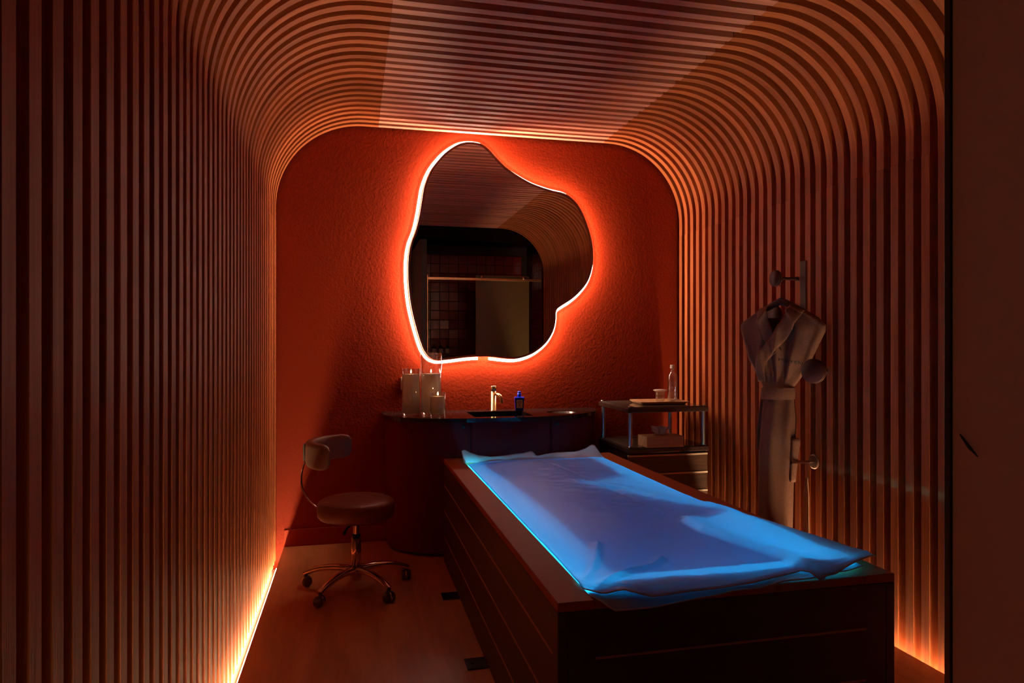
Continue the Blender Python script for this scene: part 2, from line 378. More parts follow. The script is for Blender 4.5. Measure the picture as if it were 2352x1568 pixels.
for k, x in enumerate((1.035, 1.125, 1.215)):
    t = thing('soap_dispenser', ['small pump dispenser with pale label in the mirror, nearest the brass post', 'middle one of three pump dispensers reflected in the mirror', 'pump dispenser in the mirror, nearest the sliding door'][k], 'dispenser', (x, .06, 1.1655), 0, 'pump dispensers on the shower shelf')
    MB().lathe([(0, 0), (.026, 0), (.028, .003), (.028, .085), (.022, .10), (.010, .105), (.010, .115)], n=20).build('bottle_body', M['black'], t)
    MB().lathe([(.0283, .012), (.0283, .075)], n=20).build('label', M['paper'], t)
    m = MB(); m.tube([(0, 0, .115), (0, 0, .145)], .004, 8); m.tube([(0, 0, .143), (0, .03, .143)], .005, 8); m.build('pump', M['black'], t)

# ---------------------------------------------------------------- mirror
MO = [(0.773, 2.663), (0.835, 2.657), (0.887, 2.628), (0.949, 2.566), (1.012, 2.508), (1.096, 2.456), (1.202, 2.405), (1.331, 2.368), (1.429, 2.35), (1.495, 2.311), (1.55, 2.245), (1.595, 2.147), (1.628, 2.043), (1.642, 1.938), (1.637, 1.843), (1.606, 1.747), (1.55, 1.672), (1.484, 1.613), (1.418, 1.571), (1.38, 1.544), (1.369, 1.513), (1.367, 1.46), (1.348, 1.387), (1.299, 1.309), (1.224, 1.247), (1.149, 1.213), (1.075, 1.199), (0.991, 1.204), (0.907, 1.214), (0.804, 1.215), (0.722, 1.209), (0.641, 1.199), (0.59, 1.194), (0.54, 1.192), (0.495, 1.209), (0.465, 1.244), (0.44, 1.294), (0.401, 1.423), (0.371, 1.552), (0.356, 1.671), (0.351, 1.79), (0.356, 1.889), (0.371, 1.969), (0.401, 2.05), (0.425, 2.15), (0.442, 2.25), (0.46, 2.351), (0.5, 2.453), (0.55, 2.526), (0.61, 2.59), (0.681, 2.64), (0.732, 2.658)]
KM = 4.537 / 4.555                               # outline measured at 4.555, mirror stands at 4.537
MO = [(x * KM, 1.3 + (z - 1.3) * KM) for x, z in MO]
mp_ = smooth_poly(MO, 4)
mr = thing('mirror', 'large blob-shaped backlit mirror on the red wall', 'mirror', (.98, 4.555, 1.92))
def ml(p, y): return (p[0] - .98, y - 4.555, p[1] - 1.92)
inner = offset_poly(mp_, -.013); n = len(mp_)
mb = MB(); y0, y1 = 4.530, 4.550
fr_o = [ml(p, y0) for p in mp_]; fr_i = [ml(p, y0) for p in inner]; bo = [ml(p, y1) for p in mp_]; ii = [ml(p, y0 + .006) for p in inner]
mb.add(fr_o + fr_i, [(i, (i + 1) % n, (i + 1) % n + n, i + n) for i in range(n)])
mb.add(fr_o + bo, [(i, i + n, (i + 1) % n + n, (i + 1) % n) for i in range(n)], True)
mb.add(fr_i + ii, [(i, i + n, (i + 1) % n + n, (i + 1) % n) for i in range(n)], True)
mb.add(bo, [tuple(range(n))])
mb.build('frame', M['frame'], mr)
MB().add([ml(p, y0 + .005) for p in inner], [tuple(range(n))]).build('mirror_glass', M['mirror'], mr)
hb = offset_poly(mp_, -.10)
MB().prism([(p[0] - .98, p[1] - 1.92) for p in hb], 4.551 - 4.555, YB - .0005 - 4.555, axis='y').build('back_box', M['alu'], mr)
# visible led tube just outside the edge, open at the bottom joint
tp = offset_poly(mp_, .014)
k0 = min(range(n), key=lambda i: math.dist(tp[i], (.862, 1.206)))
loop = [tp[(k0 + 1 + i) % n] for i in range(n - 2)]
MB().tube([ml(p, 4.597) for p in loop], .009, 8).build('led_tube', M['strip_mirror'], mr, 'glowing white light tube around the mirror edge')
rp = offset_poly(mp_, -.022)
MB().add([ml(p, 4.556) for p in rp] + [ml(p, 4.572) for p in rp], [(i, i + n, (i + 1) % n + n, (i + 1) % n) for i in range(n)], True).build('led_band', M['strip_ring'], mr)

# ---------------------------------------------------------------- treatment bed
BX0, BX1, BY0, BY1, BZ = .529, 1.588, 1.742, 4.10, .61
bed = thing('treatment_bed', 'dark panelled water bed base with brown rim in the foreground', 'bed', ((BX0 + BX1) / 2, (BY0 + BY1) / 2, 0))
cx, cyy = bed.location.x, bed.location.y
def B(x0, x1, y0, y1, z0, z1, b=.002): return MB().bevbox(x0 - cx, x1 - cx, y0 - cyy, y1 - cyy, z0, z1, b, seg=1)
IX0, IX1, IY0, IY1 = .634, 1.482, 1.795, 3.985
B(BX0, BX0 + .03, BY0, BY1, 0, BZ - .026).build('side_panel', M['bed'], bed)
B(BX1 - .03, BX1, BY0, BY1, 0, BZ - .026).build('side_panel', M['bed'], bed)
B(BX0 + .0302, BX1 - .0302, BY0, BY0 + .03, 0, BZ - .026).build('front_panel', M['bed'], bed)
B(BX0 + .0302, BX1 - .0302, BY1 - .03, BY1, 0, BZ - .026).build('back_panel', M['bed'], bed)
for a in ((BX0, IX0, BY0, BY1), (IX1, BX1, BY0, BY1), (IX0 + .0003, IX1 - .0003, BY0, IY0), (IX0 + .0003, IX1 - .0003, IY1, BY1)):
    B(*a, BZ - .0255, BZ).build('rim', M['bed_rim'], bed)
for z, ye in ((.458, 1.785), (.305, 1.785), (.152, 1.785)):
    MB().bevbox(BX0 - .002 - cx, BX0 + .004 - cx, ye - cyy, BY1 - .03 - cyy, z - .004, z + .004, .0008, seg=1).build('inlay_strip', M['inlay'], bed, 'pale inlay line on the bed side')
    MB().bevbox(.636 - cx, 1.487 - cx, BY0 - .002 - cyy, BY0 + .004 - cyy, z - .0085, z - .0015, .0008, seg=1).build('inlay_strip', M['inlay'], bed, 'pale inlay line on the bed front')
m = MB()
m.box(IX0 - cx - .01, IX1 - cx + .01, IY0 - cyy - .01, IY1 - cyy + .01, .36, .37)
m.box(IX0 - .01 - cx, IX0 - cx, IY0 - cyy, IY1 - cyy, .37, .584); m.box(IX1 - cx, IX1 + .01 - cx, IY0 - cyy, IY1 - cyy, .37, .584)
m.box(IX0 - cx, IX1 - cx, IY0 - .01 - cyy, IY0 - cyy, .37, .584); m.box(IX0 - cx, IX1 - cx, IY1 - cyy, IY1 + .01 - cyy, .37, .584)
m.build('basin', M['basin'], bed)
for x in (IX0 + .012, IX1 - .012):
    MB().tube([(x - cx, IY0 + .03 - cyy, .545), (x - cx, IY1 - .03 - cyy, .545)], .007, 10).build('light_tube', M['strip_blue'], bed)
for y in (IY0 + .02,):
    MB().tube([(IX0 + .03 - cx, y - cyy, .50), (IX1 - .03 - cx, y - cyy, .50)], .006, 10).build('light_tube', M['strip_blue'], bed)
for y in (3.50, 2.735):
    m = MB(); m.bevbox(.443 - cx, BX0 - .001 - cx, y - .047 - cyy, y + .047 - cyy, 0, .006, .001); m.tube([(.47 - cx, y - cyy, .006), (.47 - cx, y - cyy, .0085)], .007, 10)
    m.build('floor_bracket', M['dark_steel'], bed, 'dark steel plate fixing the bed to the floor')

# water mattress: translucent upper sheet, denser bag below it, loose flap at the head end
def lerp_tab(tab, x):
    if x <= tab[0][0]: return tab[0][1]
    for (a, b), (c, d) in zip(tab, tab[1:]):
        if x <= c:
            t = (x - a) / (c - a); t = t * t * (3 - 2 * t) if False else t
            return b + (d - b) * t
    return tab[-1][1]
XRt = [(1.7, 1.585), (1.85, 1.602), (2.0, 1.585), (2.2, 1.545), (2.45, 1.51), (2.7, 1.482), (3.2, 1.478), (4.0, 1.476)]
XLt = [(1.7, .64), (1.83, .626), (1.95, .634), (2.1, .637), (4.0, .637)]
YNt = [(.62, 1.823), (.65, 1.752), (.70, 1.748), (.766, 1.70), (.87, 1.706), (.974, 1.717), (1.19, 1.75), (1.28, 1.765), (1.31, 1.70), (1.36, 1.705), (1.42, 1.735), (1.52, 1.785), (1.60, 1.83)]
YFt = [(.637, 3.865), (.72, 3.925), (.8, 3.945), (1.1, 3.955), (1.476, 3.96)]
def smst(a, b, x):
    t = max(0, min(1, (x - a) / (b - a))); return t * t * (3 - 2 * t)
def seg_d(px, py, pts):
    best = 9; side = 0
    for (a, b), (c, d) in zip(pts, pts[1:]):
        L2 = (c - a) ** 2 + (d - b) ** 2; t = max(0, min(1, ((px - a) * (c - a) + (py - b) * (d - b)) / L2))
        qx, qy = a + t * (c - a), b + t * (d - b); dd = math.hypot(px - qx, py - qy)
        if dd < best: best = dd; side = (c - a) * (py - b) - (d - b) * (px - a)
    return best, side
W1 = [(1.085, 3.164), (1.21, 2.98), (1.29, 2.798), (1.39, 2.60), (1.47, 2.46)]
W2 = [(1.231, 2.364), (1.222, 2.216), (1.26, 2.053), (1.30, 1.90), (1.31, 1.74)]
F1 = [(.655, 1.86), (.70, 1.93), (.75, 2.03), (.80, 2.16)]
F2 = [(.68, 1.80), (.78, 1.86), (.88, 1.90), (.94, 1.97)]
F3 = [(1.02, 3.90), (1.12, 3.45), (1.17, 2.95), (1.20, 2.5), (1.19, 2.2)]
def sheet(i, j, top=True):
    y0g = 1.70; u, v = i, j
    x = .637 + (1.476 - .637) * u
    yn, yf = lerp_tab(YNt, .62 + .98 * u), lerp_tab(YFt, x)
    y = yf + (yn - yf) * v
    xl, xr = lerp_tab(XLt, y), lerp_tab(XRt, y); x = xl + (xr - xl) * u
    e = min(1, min(u, 1 - u) * 9); e = 1 - (1 - e) ** 2
    ef = min(1, v * 14)
    z = BZ + .002 + .018 * e * ef
    z += .022 * smst(.62, 1, u) * smst(2.9, 2.2, y)                       # rises over the right rim towards the foot
    z += .006 * smst(1.95, 1.85, y)
    nz = noise.noise(Vector((x * 3.2 + y * .9, y * 1.6, 3))) * .010
    wr_ = noise.noise(Vector(((x + y * .9) * 9, (y - x * .35) * 20, 7))) ; wmask = smst(.75, 1.1, x) * (1 - smst(3.4, 3.9, y) * .6) * (1 - smst(2.5, 2.1, y))
    z += e * ef * (nz + .0065 * wr_ * wmask + .0025 * noise.noise(Vector((x * 14, y * 14, 1))) * smst(2.6, 1.9, y))
    for pts, amp, wid in ((W1, .013, .05), (W2, .020, .06), (F1, .012, .018), (F2, .012, .020)):
        d, s = seg_d(x, y, pts)
        g = math.exp(-(d / wid) ** 2) if s > 0 else math.exp(-(d / (wid * .3)) ** 2)
        z += amp * g * e
    d, s = seg_d(x, y, F3); z -= .003 * math.exp(-(d / .008) ** 2)
    if v > .985: z -= .004
    if y < BY0 - .002: z -= (BY0 - y) * .28
    if y < 1.86: z += .010 * math.sin(x * 9 + .6) * smst(1.86, 1.75, y) * (1 - abs(2 * u - 1))
    return Vector((x, y, z))
wm = thing('water_mattress', 'glowing blue translucent vinyl water mattress filling the bed', 'mattress', (cx, cyy, BZ))
def sub(v): return Vector((v.x - cx, v.y - cyy, v.z - BZ))
tp_ = MB().grid(lambda u, v: sub(sheet(u, v)), 110, 230).build('top_sheet', M['vinyl'], wm)
sm_ = tp_.modifiers.new('thick', 'SOLIDIFY'); sm_.thickness = .0008; sm_.offset = -1
# denser water bag below, cut away where the light shows through brightest
XRb = [(1.70, 1.31), (1.90, 1.30), (2.053, 1.262), (2.216, 1.224), (2.364, 1.231), (2.40, 1.38), (2.43, 1.44), (2.46, 1.455), (2.60, 1.385), (2.798, 1.29), (2.98, 1.21), (3.15, 1.09), (3.19, 1.20), (3.25, 1.36), (3.5, 1.39), (3.96, 1.40)]
def bag(u, v):
    y = 3.86 + (1.84 - 3.86) * v
    xl = .705 + .015 * math.sin(y * 3); xr = lerp_tab(XRb, y)
    x = xl + (xr - xl) * u
    e = min(1, min(u, 1 - u) * 8)
    z = BZ + .001 - .016 * (1 - e) * (1 if u < .5 else .3) + .020 * smst(.85, 1.35, x) * smst(2.9, 2.2, y)
    
    return sub(Vector((x, y, z)))
MB().grid(bag, 24, 150).build('water_bag', M['liner'], wm)
def hem(u, v):                                   # lower seam edge that shows along the foot end
    x = .632 + (1.50 - .632) * u
    ye = lerp_tab([(.626, 1.776), (.647, 1.732), (.671, 1.695), (.781, 1.695), (.921, 1.712), (1.112, 1.728), (1.317, 1.731), (1.5, 1.77)], x)
    y = 1.80 + (ye - 1.80) * v
    z = BZ + .0016 + (0 if y > BY0 - .002 else -.38 * (BY0 - .002 - y)) + .006 * math.sin(u * 17) ** 2 * v * smst(.3, .6, u) + .020 * smst(1.12, 1.28, x) * (1 - v * .35) 
    return sub(Vector((x, y, z)))
MB().grid(hem, 60, 10).build('lower_sheet', M['liner'], wm)
hp = [hem(u / 60, 1) + Vector((0, 0, .001)) for u in range(61)]
MB().tube(hp, .0022, 6).build('seam', M['flap'], wm)
ep = [sub(sheet(u / 80, 1)) for u in range(81)]
MB().tube(ep, .0020, 6).build('seam', M['flap'], wm)
FT = [(0, .058), (.02, .066), (.06, .045), (.12, .026), (.2, .018), (.34, .022), (.44, .032), (.495, .044), (.51, .034), (.53, .012), (.6, .020), (.7, .026), (.82, .030), (.9, .046), (.955, .070), (.975, .062), (1, .030)]
def flap(u, v):
    x = .622 + (1.478 - .622) * u; h = lerp_tab(FT, u)
    y = 3.905 + .09 * v + .012 * math.sin(u * 21) * v
    z = BZ + .003 + h * v ** 1.3 * .95 + .004 * math.sin(u * 33 + 1) * v * (1 - v) * 4
    return sub(Vector((x, y, z)))
fp = MB().grid(flap, 80, 10).build('head_flap', M['flap'], wm, 'loose clear flap standing at the head end')
MB().tube([flap(u / 80, 1) for u in range(81)], .0018, 6).build('seam', M['flap'], wm)

# ---------------------------------------------------------------- vanity
VX = .955; CZ = .85
def vshape(hw, dp, dx=0, n=28):
    pts = []
    for k in range(n + 1):
        a = PI / 2 * k / n; ex = 2 / 3.0
        pts.append((VX - hw * math.cos(a) ** ex, YB - .001 - dp * math.sin(a) ** ex))
    for k in range(n + 1):
        a = PI / 2 * (1 - k / n); ex = 2 / 2.15
        pts.append((VX + (hw - .075) * max(0, math.cos(a)) ** ex, YB - .001 - dp * max(0, math.sin(a)) ** ex))
    out = []
    for p in pts:
        if not out or math.dist(out[-1], p) > 1e-4: out.append(p)
    return out
van = thing('vanity_cabinet', 'dark red half-round vanity cabinet against the back wall', 'cabinet', (VX, 4.35, 0))
def vl(pts): return [(x - VX, y - 4.35) for x, y in pts]
outer = vshape(.755, .486)
bo_, bi_ = vl(vshape(.742, .474)), vl(vshape(.736, .468)); nb = len(bo_)
m = MB(); m.prism(bo_, .0201, .034)
m.add([(x, y, z) for z in (.034, CZ - .026) for x, y in bo_] + [(x, y, z) for z in (.034, CZ - .026) for x, y in bi_],
      [(i, (i + 1) % nb, nb + (i + 1) % nb, nb + i) for i in range(nb)] + [(2 * nb + i, 3 * nb + i, 3 * nb + (i + 1) % nb, 2 * nb + (i + 1) % nb) for i in range(nb)] + [(nb + i, nb + (i + 1) % nb, 3 * nb + (i + 1) % nb, 3 * nb + i) for i in range(nb)])
m.build('body', M['vanity'], van)
MB().prism(vl(vshape(.715, .42)), 0, .02).build('plinth', M['black'], van)
# curved door skins following the front between the joints
def arcpts(x0, x1, n=24):
    o_ = [(x, y) for x, y in outer]; dense = []
    for k in range(n + 1):
        x = x0 + (x1 - x0) * k / n
        for (a, b), (c, d) in zip(o_, o_[1:]):
            if a <= x <= c: dense.append((x, b + (d - b) * (x - a) / max(1e-6, c - a))); break
    return dense
YJ = 4.142
j1, j2 = .700, 1.215
def skin(x0, x1, z0, z1, nm, lb=None):
    p = arcpts(x0, x1) ; q = [(x, min(y + .010, YB - .002)) for x, y in p]
    if x0 < .25: p = [(VX - .755, YB - .002)] + p; q = [(VX - .737, YB - .002)] + [(max(x, VX - .737), y) for x, y in q]
    if x1 > 1.6: p = p + [(VX + .68, YB - .002)]; q = [(min(x, VX + .662), y) for x, y in q] + [(VX + .662, YB - .002)]
    return MB().prism(vl(p + q[::-1]), z0, z1).build(nm, M['vanity'], van, lb)
skin(.2001, j1 - .002, .022, CZ - .028, 'door'); skin(j1 + .002, j2 - .002, .45, CZ - .028, 'drawer'); skin(j1 + .002, j2 - .002, .022, .446, 'drawer'); skin(j2 + .002, 1.6349, .022, CZ - .028, 'door')
doors = [c for c in van.children if c.name.startswith('door')]
for dr, x in ((doors[0], .655), (doors[1], 1.262)):
    y = arcpts(x, x + .001, 1)[0][1]
    m = MB(); m.lathe([(0, 0), (.011, 0), (.011, .004), (.008, .006), (0, .006)], n=20, mtx=Matrix.Translation((x - VX, y - 4.35 - .0005, .795)) @ Matrix.Rotation(PI / 2, 4, 'X')); m.build('knob', M['black'], dr)
# granite top with rectangular sink opening and round bin opening
ct = vshape(.775, .525)
bm = bmesh.new()
sink = [(.728, 4.475), (1.105, 4.475), (1.105, 4.156), (.728, 4.156)]
hole = [(1.345 + .105 * math.cos(2 * PI * k / 32), 4.33 + .0945 * math.sin(2 * PI * k / 32)) for k in range(32)]
def ring(pts):
    vs = [bm.verts.new((x - VX, y - 4.35, 0)) for x, y in pts]
    return [bm.edges.new((vs[i], vs[(i + 1) % len(vs)])) for i in range(len(vs))]
E_ = ring(ct) + ring(sink) + ring(hole)
bmesh.ops.triangle_fill(bm, use_beauty=True, use_dissolve=False, edges=E_)
bad = [f for f in bm.faces if (sink[3][0] < f.calc_center_median().x + VX < sink[1][0] and sink[3][1] < f.calc_center_median().y + 4.35 < sink[0][1]) or math.hypot((f.calc_center_median().x + VX - 1.345) / .105, (f.calc_center_median().y + 4.35 - 4.33) / .0945) < .97]
bmesh.ops.delete(bm, geom=bad, context='FACES')
ex = bmesh.ops.extrude_face_region(bm, geom=bm.faces[:])
for v in [g for g in ex['geom'] if isinstance(g, bmesh.types.BMVert)]: v.co.z += .025
bmesh.ops.recalc_face_normals(bm, faces=bm.faces)
me = bpy.data.meshes.new('countertop'); bm.to_mesh(me); bm.free(); me.materials.append(M['granite'])
top = tag(link('countertop', me, loc=(VX, 4.35, CZ - .025)), 'polished black stone countertop of the vanity', 'countertop')
sk = thing('sink', 'rectangular dark sink set into the black countertop', 'sink', (.9165, 4.3155, .72))
m = MB(); m.box(-.200, .200, -.169, .172, -.004, .0)
for a in ((-.200, -.1895, -.169, .169), (.1895, .200, -.169, .169), (-.1895, .1895, -.169, -.160), (-.1895, .1895, .160, .169)): m.box(a[0], a[1], a[2], a[3], 0, .1045)
m.build('bowl', M['granite'], sk)
m = MB(); m.lathe([(0, .0), (.02, .0), (.022, .002), (.012, .003), (0, .003)], n=20); m.build('drain', M['dark_steel'], sk)
tag(MB().lathe([(.103, 0), (.1042, .1045), (.1042, .1265), (.099, .1265), (.096, .004), (0, .004)], c=(0, 0, 0), n=40).build('bin_insert', M['dark_steel']), 'round steel waste opening sunk into the countertop right of the sink', 'bin').location = (1.345, 4.33, .72)
bpy.data.objects['bin_insert'].scale = (1, .90, 1)

# faucet
fc = thing('faucet', 'brushed brass single-lever tap behind the sink', 'tap', (.920, 4.515, CZ))
MB().lathe([(.026, 0), (.026, .004), (.0205, .006), (.0205, .132)], n=28).build('body', M['brass'], fc)
m = MB(); m.lathe([(.0195, .1325), (.0205, .134), (.0205, .166), (.019, .168), (0, .168)], n=28); m.tube([(0.0, -.0, .156), (.012, -.045, .158)], [.006, .0035], 10); m.build('lever', M['brass'], fc)
pts = [(.004, -.015, .115)]
for k in range(10):
    a = PI / 2 * k / 9; pts.append((.010 + .022 * math.sin(a), -.055 - .045 * math.sin(a), .115 - .030 * (1 - math.cos(a)) * 1.0))
pts.append((.036, -.103, .058))
MB().tube(pts, .0115, 14).build('spout', M['brass'], fc)
# blue bottle with label
bt = thing('lotion_bottle', 'cobalt blue bottle with cream label beside the sink tap', 'bottle', (1.095, 4.50, CZ), -.12)
def taper(wb, wt, db, dt, z0, z1):
    return ([(-wb, -db, z0), (wb, -db, z0), (wb, db, z0), (-wb, db, z0), (-wt, -dt, z1), (wt, -dt, z1), (wt, dt, z1), (-wt, dt, z1)],
            [(3, 2, 1, 0), (4, 5, 6, 7), (0, 1, 5, 4), (1, 2, 6, 5), (2, 3, 7, 6), (3, 0, 4, 7)])
m = MB(); m.add(*taper(.026, .0325, .017, .021, 0, .088)); m.add(*taper(.0325, .030, .021, .018, .088, .092)); m.build('bottle_body', M['blue_plastic'], bt)
m = MB(); m.lathe([(.014, .092), (.014, .117), (.011, .118), (.0115, .120), (.0115, .128), (.008, .131), (0, .131)], n=24); m.build('cap', M['blue_plastic'], bt)
m = MB(); m.add([(-.0205, -.0188, .018), (.0205, -.0188, .018), (.0215, -.0212, .074), (-.0215, -.0212, .074)], [(0, 1, 2, 3)]); lb = m.build('label', M['paper'], bt, 'cream paper label')
m = MB()
for z, ww in ((.064, .012), (.058, .014), (.053, .012), (.048, .009), (.026, .010)): 
    y = -.0188 - (z - .018) / .056 * .0024 - .0004; m.add([(-ww, y, z), (ww, y, z), (ww, y, z + .0016), (-ww, y, z + .0016)], [(0, 1, 2, 3)])
m.add([(.004 * math.cos(a * PI / 4), -.0198, .038 + .005 * math.sin(a * PI / 4)) for a in range(8)], [tuple(range(8))])
m.build('printing', M['thread'], lb)
# socket
so = thing('wall_socket', 'small beige socket plate on the red wall left of the candles', 'socket', (.318, YB, 1.037))
MB().bevbox(-.012, .06, -.014, -.0002, -.042, .042, .003).build('plate', M['socket'], so)
MB().bevbox(0, .05, -.017, -.0142, -.03, .03, .002).build('insert', M['ivory_edge'], so)
# candles
def candle(x, y, r, h, fill, lab):
    t = thing('candle', lab, 'candle', (x, y, CZ), 0, 'candles in glass cylinders')
    MB().lathe([(0, 0), (r, 0), (r, h), (r - .003, h), (r - .003, .016), (0, .013)], n=40).build('glass_vessel', M['glass'], t)
    MB().lathe([(0, .018), (r - .0045, .018), (r - .0045, fill - .002), (r - .010, fill), (0, fill - .002)], n=40).build('wax', M['wax'], t)
    w_ = MB().tube([(0, 0, fill - .003), (.0005, 0, fill + .008)], .001, 6).build('wick', M['black'], t)
    MB().lathe([(0, 0), (.0028, .003), (.0036, .007), (.0022, .013), (.0008, .019), (0, .021)], c=(0, 0, fill + .006), n=14).build('flame', M['flame'], t)
candle(.353, 4.335, .0575, .296, .262, 'tall-filled candle cylinder at the left, lit, near the socket')
candle(.483, 4.368, .068, .394, .262, 'tallest glass cylinder candle, standing behind the small one')
candle(.508, 4.215, .0495, .154, .128, 'smallest glass cylinder candle in front of the tallest')

# ---------------------------------------------------------------- cart
cart = thing('trolley', 'black-framed trolley with smoked glass top, chrome posts and drawers', 'trolley', (1.93, 4.235, 0))
def T(x0, x1, y0, y1, z0, z1, b=.002): return MB().bevbox(x0 - 1.93, x1 - 1.93, y0 - 4.235, y1 - 4.235, z0, z1, b, seg=2)
X0, X1, Y0, Y1 = 1.664, 2.218, 3.975, 4.50
def tray_top(z, nm):
    m = MB()
    for a in ((X0, X1, Y0, Y0 + .022), (X0, X1, Y1 - .022, Y1), (X0, X0 + .022, Y0 + .022, Y1 - .022), (X1 - .022, X1, Y0 + .022, Y1 - .022)):
        m.bevbox(a[0] - 1.93, a[1] - 1.93, a[2] - 4.235, a[3] - 4.235, z - .03, z, .004)
    fr = m.build('frame', M['cart_frame'], cart)
    T(X0 + .014, X1 - .014, Y0 + .014, Y1 - .014, z - .0005, z + .005, .001).build('glass_shelf', M['smoked'], cart)
    for x in (X0 + .02, X1 - .02):
        for y in (Y0 + .02, Y1 - .02):
            MB().lathe([(.011, 0), (.011, .003), (.008, .006), (0, .007)], c=(x - 1.93, y - 4.235, z + .0051), n=16).build('corner_cap', M['alu'], cart)
tray_top(.900, 't'); tray_top(.648, 'b')
for x in (X0 + .026, X1 - .026):
    for y in (Y0 + .026, Y1 - .026):
        MB().tube([(x - 1.93, y - 4.235, .6545), (x - 1.93, y - 4.235, .869)], .0135, 20, caps=True).build('post', M['alu'], cart, 'aluminium corner post')
T(X0 + .004, X1 - .004, Y0 + .03, Y1 - .004, .03, .617).build('cabinet', M['cart_frame'], cart)
for k in range(5):
    z1 = .606 - k * .117; z0 = z1 - .1125
    d = T(X0 + .006, X1 - .006, Y0 + .008, Y0 + .029, z0, z1 - .0125, .001).build('drawer', M['darkwood'], cart)
    T(X0 + .006, X1 - .006, Y0 + .004, Y0 + .029, z1 - .012, z1 - .001, .001).build('edge_strip', M['ivory_edge'], d, 'pale metal edge strip')
for x in (X0 + .05, X1 - .05):
    for y in (Y0 + .06, Y1 - .05):
        m = MB(); m.lathe([(0, -.011), (.016, -.011), (.016, .011), (0, .011)], n=18, mtx=Matrix.Translation((x - 1.93, y - 4.235, .016)) @ Matrix.Rotation(PI / 2, 4, 'Y')); m.build('caster', M['rubber'], cart)
# tray, glass with lid, water bottle on top
TZ = .9052
tr_ = thing('wooden_tray', 'shallow pale wooden tray on the trolley top', 'tray', (1.985, 4.22, TZ), -.05)
def rr(hx, hy, r, z, n=6):
    out = []
    for sx, sy, a0 in ((1, 1, 0), (-1, 1, 90), (-1, -1, 180), (1, -1, 270)):
        for k in range(n + 1):
            a = math.radians(a0 + 90 * k / n); out.append(Vector((sx * (hx - r) + r * math.cos(a), sy * (hy - r) + r * math.sin(a), z)))
    return out
def loft(m, rings, cap0=True, cap1=True, smooth=True):
    n = len(rings[0]); vs = [v for r_ in rings for v in r_]; fs = []
    for i in range(len(rings) - 1):
        for k in range(n): fs.append((i * n + k, i * n + (k + 1) % n, (i + 1) * n + (k + 1) % n, (i + 1) * n + k))
    m.add(vs, fs, smooth, [(v.x, v.y) for v in vs])
    if cap0: m.add(rings[0], [tuple(range(n))[::-1]], False, [(v.x, v.y) for v in rings[0]])
    if cap1: m.add(rings[-1], [tuple(range(n))], False, [(v.x, v.y) for v in rings[-1]])
m = MB(); loft(m, [rr(.150, .105, .03, 0), rr(.172, .127, .035, .019), rr(.168, .123, .034, .0195), rr(.148, .103, .03, .005)]); m.build('tray_body', M['tray'], tr_)
def drinking_glass():
    t = thing('drinking_glass', 'water glass covered by a pale disc lid on the wooden tray', 'glass', (2.015, 4.262, TZ + .0052))
    MB().lathe([(0, 0), (.021, 0), (.030, .014), (.0335, .035), (.0335, .070), (.0315, .070), (.0315, .036), (.027, .016), (.019, .007), (0, .006)], n=32).build('tumbler', M['glass'], t)
    MB().lathe([(0, .0705), (.034, .0705), (.047, .078), (.047, .081), (.032, .084), (0, .084)], n=32).build('lid', M['ceramic'], t)
    m = MB(); m.add([(-.012, -.034, .050), (-.002, -.0342, .062), (.004, -.0340, .056), (.002, -.0342, .044), (-.006, -.034, .038)], [(0, 1, 2, 3, 4)]); 
drinking_glass()
wb = thing('water_bottle', 'tall clear glass water bottle with pale cap on the trolley', 'bottle', (2.118, 4.288, TZ + .0052))
MB().lathe([(0, 0), (.031, 0), (.034, .004), (.034, .165), (.029, .185), (.015, .196), (.0125, .202), (.0125, .222), (.0105, .222), (.0105, .203), (.027, .183), (.031, .163), (.031, .008), (0, .006)], n=32).build('bottle_body', M['glass'], wb)
MB().lathe([(0, .2225), (.013, .2225), (.016, .226), (.016, .233), (.013, .236), (.0155, .240), (.0145, .248), (0, .249)], n=24).build('cap', M['ceramic'], wb)
MB().lathe([(0, .009), (.030, .009), (.030, .14), (0, .14)], n=28).build('water', glass('water', (.93, .95, 1), .08), wb)
# tissue box
tb = thing('tissue_box', 'pale wooden tissue box with white tissue on the trolley lower shelf', 'tissue box', (1.905, 4.01, .6532))
MB().bevbox(-.125, .125, -.06, .08, 0, .068, .002).build('box', M['oak'], tb)
MB().prism([(.055 * math.cos(2 * PI * k / 20), .012 + .014 * math.sin(2 * PI * k / 20)) for k in range(20)], .0682, .069).build('slot', M['black'], tb)
def tissue(u, v):
    a = (u - .5); x = a * (.075 + .075 * v) + .004 * math.sin(v * 9 + u * 7); y = .012 + .014 * math.sin(u * 15) * (.4 + v) + .01 * v * math.sin(u * 6)
    z = .069 + v * (.062 + .006 * math.cos(u * 6) - .012 * abs(a) * 2)
    return Vector((x, y, z))
ti = MB().grid(tissue, 30, 12).build('tissue', M['tissue'], tb)

# ---------------------------------------------------------------- stool
ch = thing('rolling_stool', 'brown leather rolling stool with curved backrest and chrome star base', 'stool', (.014, 3.735, 0))
SZ = .475
MB().lathe([(0, SZ - .098), (.17, SZ - .098), (.190, SZ - .092), (.200, SZ - .08), (.203, SZ - .045), (.200, SZ - .02), (.192, SZ - .008), (.178, SZ - .001), (.12, SZ + .001), (0, SZ + .003)], n=64).build('seat', M['leather'], ch)
MB().lathe([(0, SZ - .118), (.10, SZ - .118), (.105, SZ - .0985), (0, SZ - .0985)], n=32).build('seat_plate', M['dark_steel'], ch)
m = MB(); m.lathe([(.026, .10), (.0255, .27), (.021, .272)], n=24); m.build('column', M['chrome'], ch)
MB().lathe([(.020, .2725), (.0225, .276), (.0225, .288), (.019, .29)], n=24).build('collar', M['black'], ch)
MB().tube([(0, 0, .289), (0, 0, SZ - .1185)], .0165, 20).build('gas_lift', M['chrome'], ch)
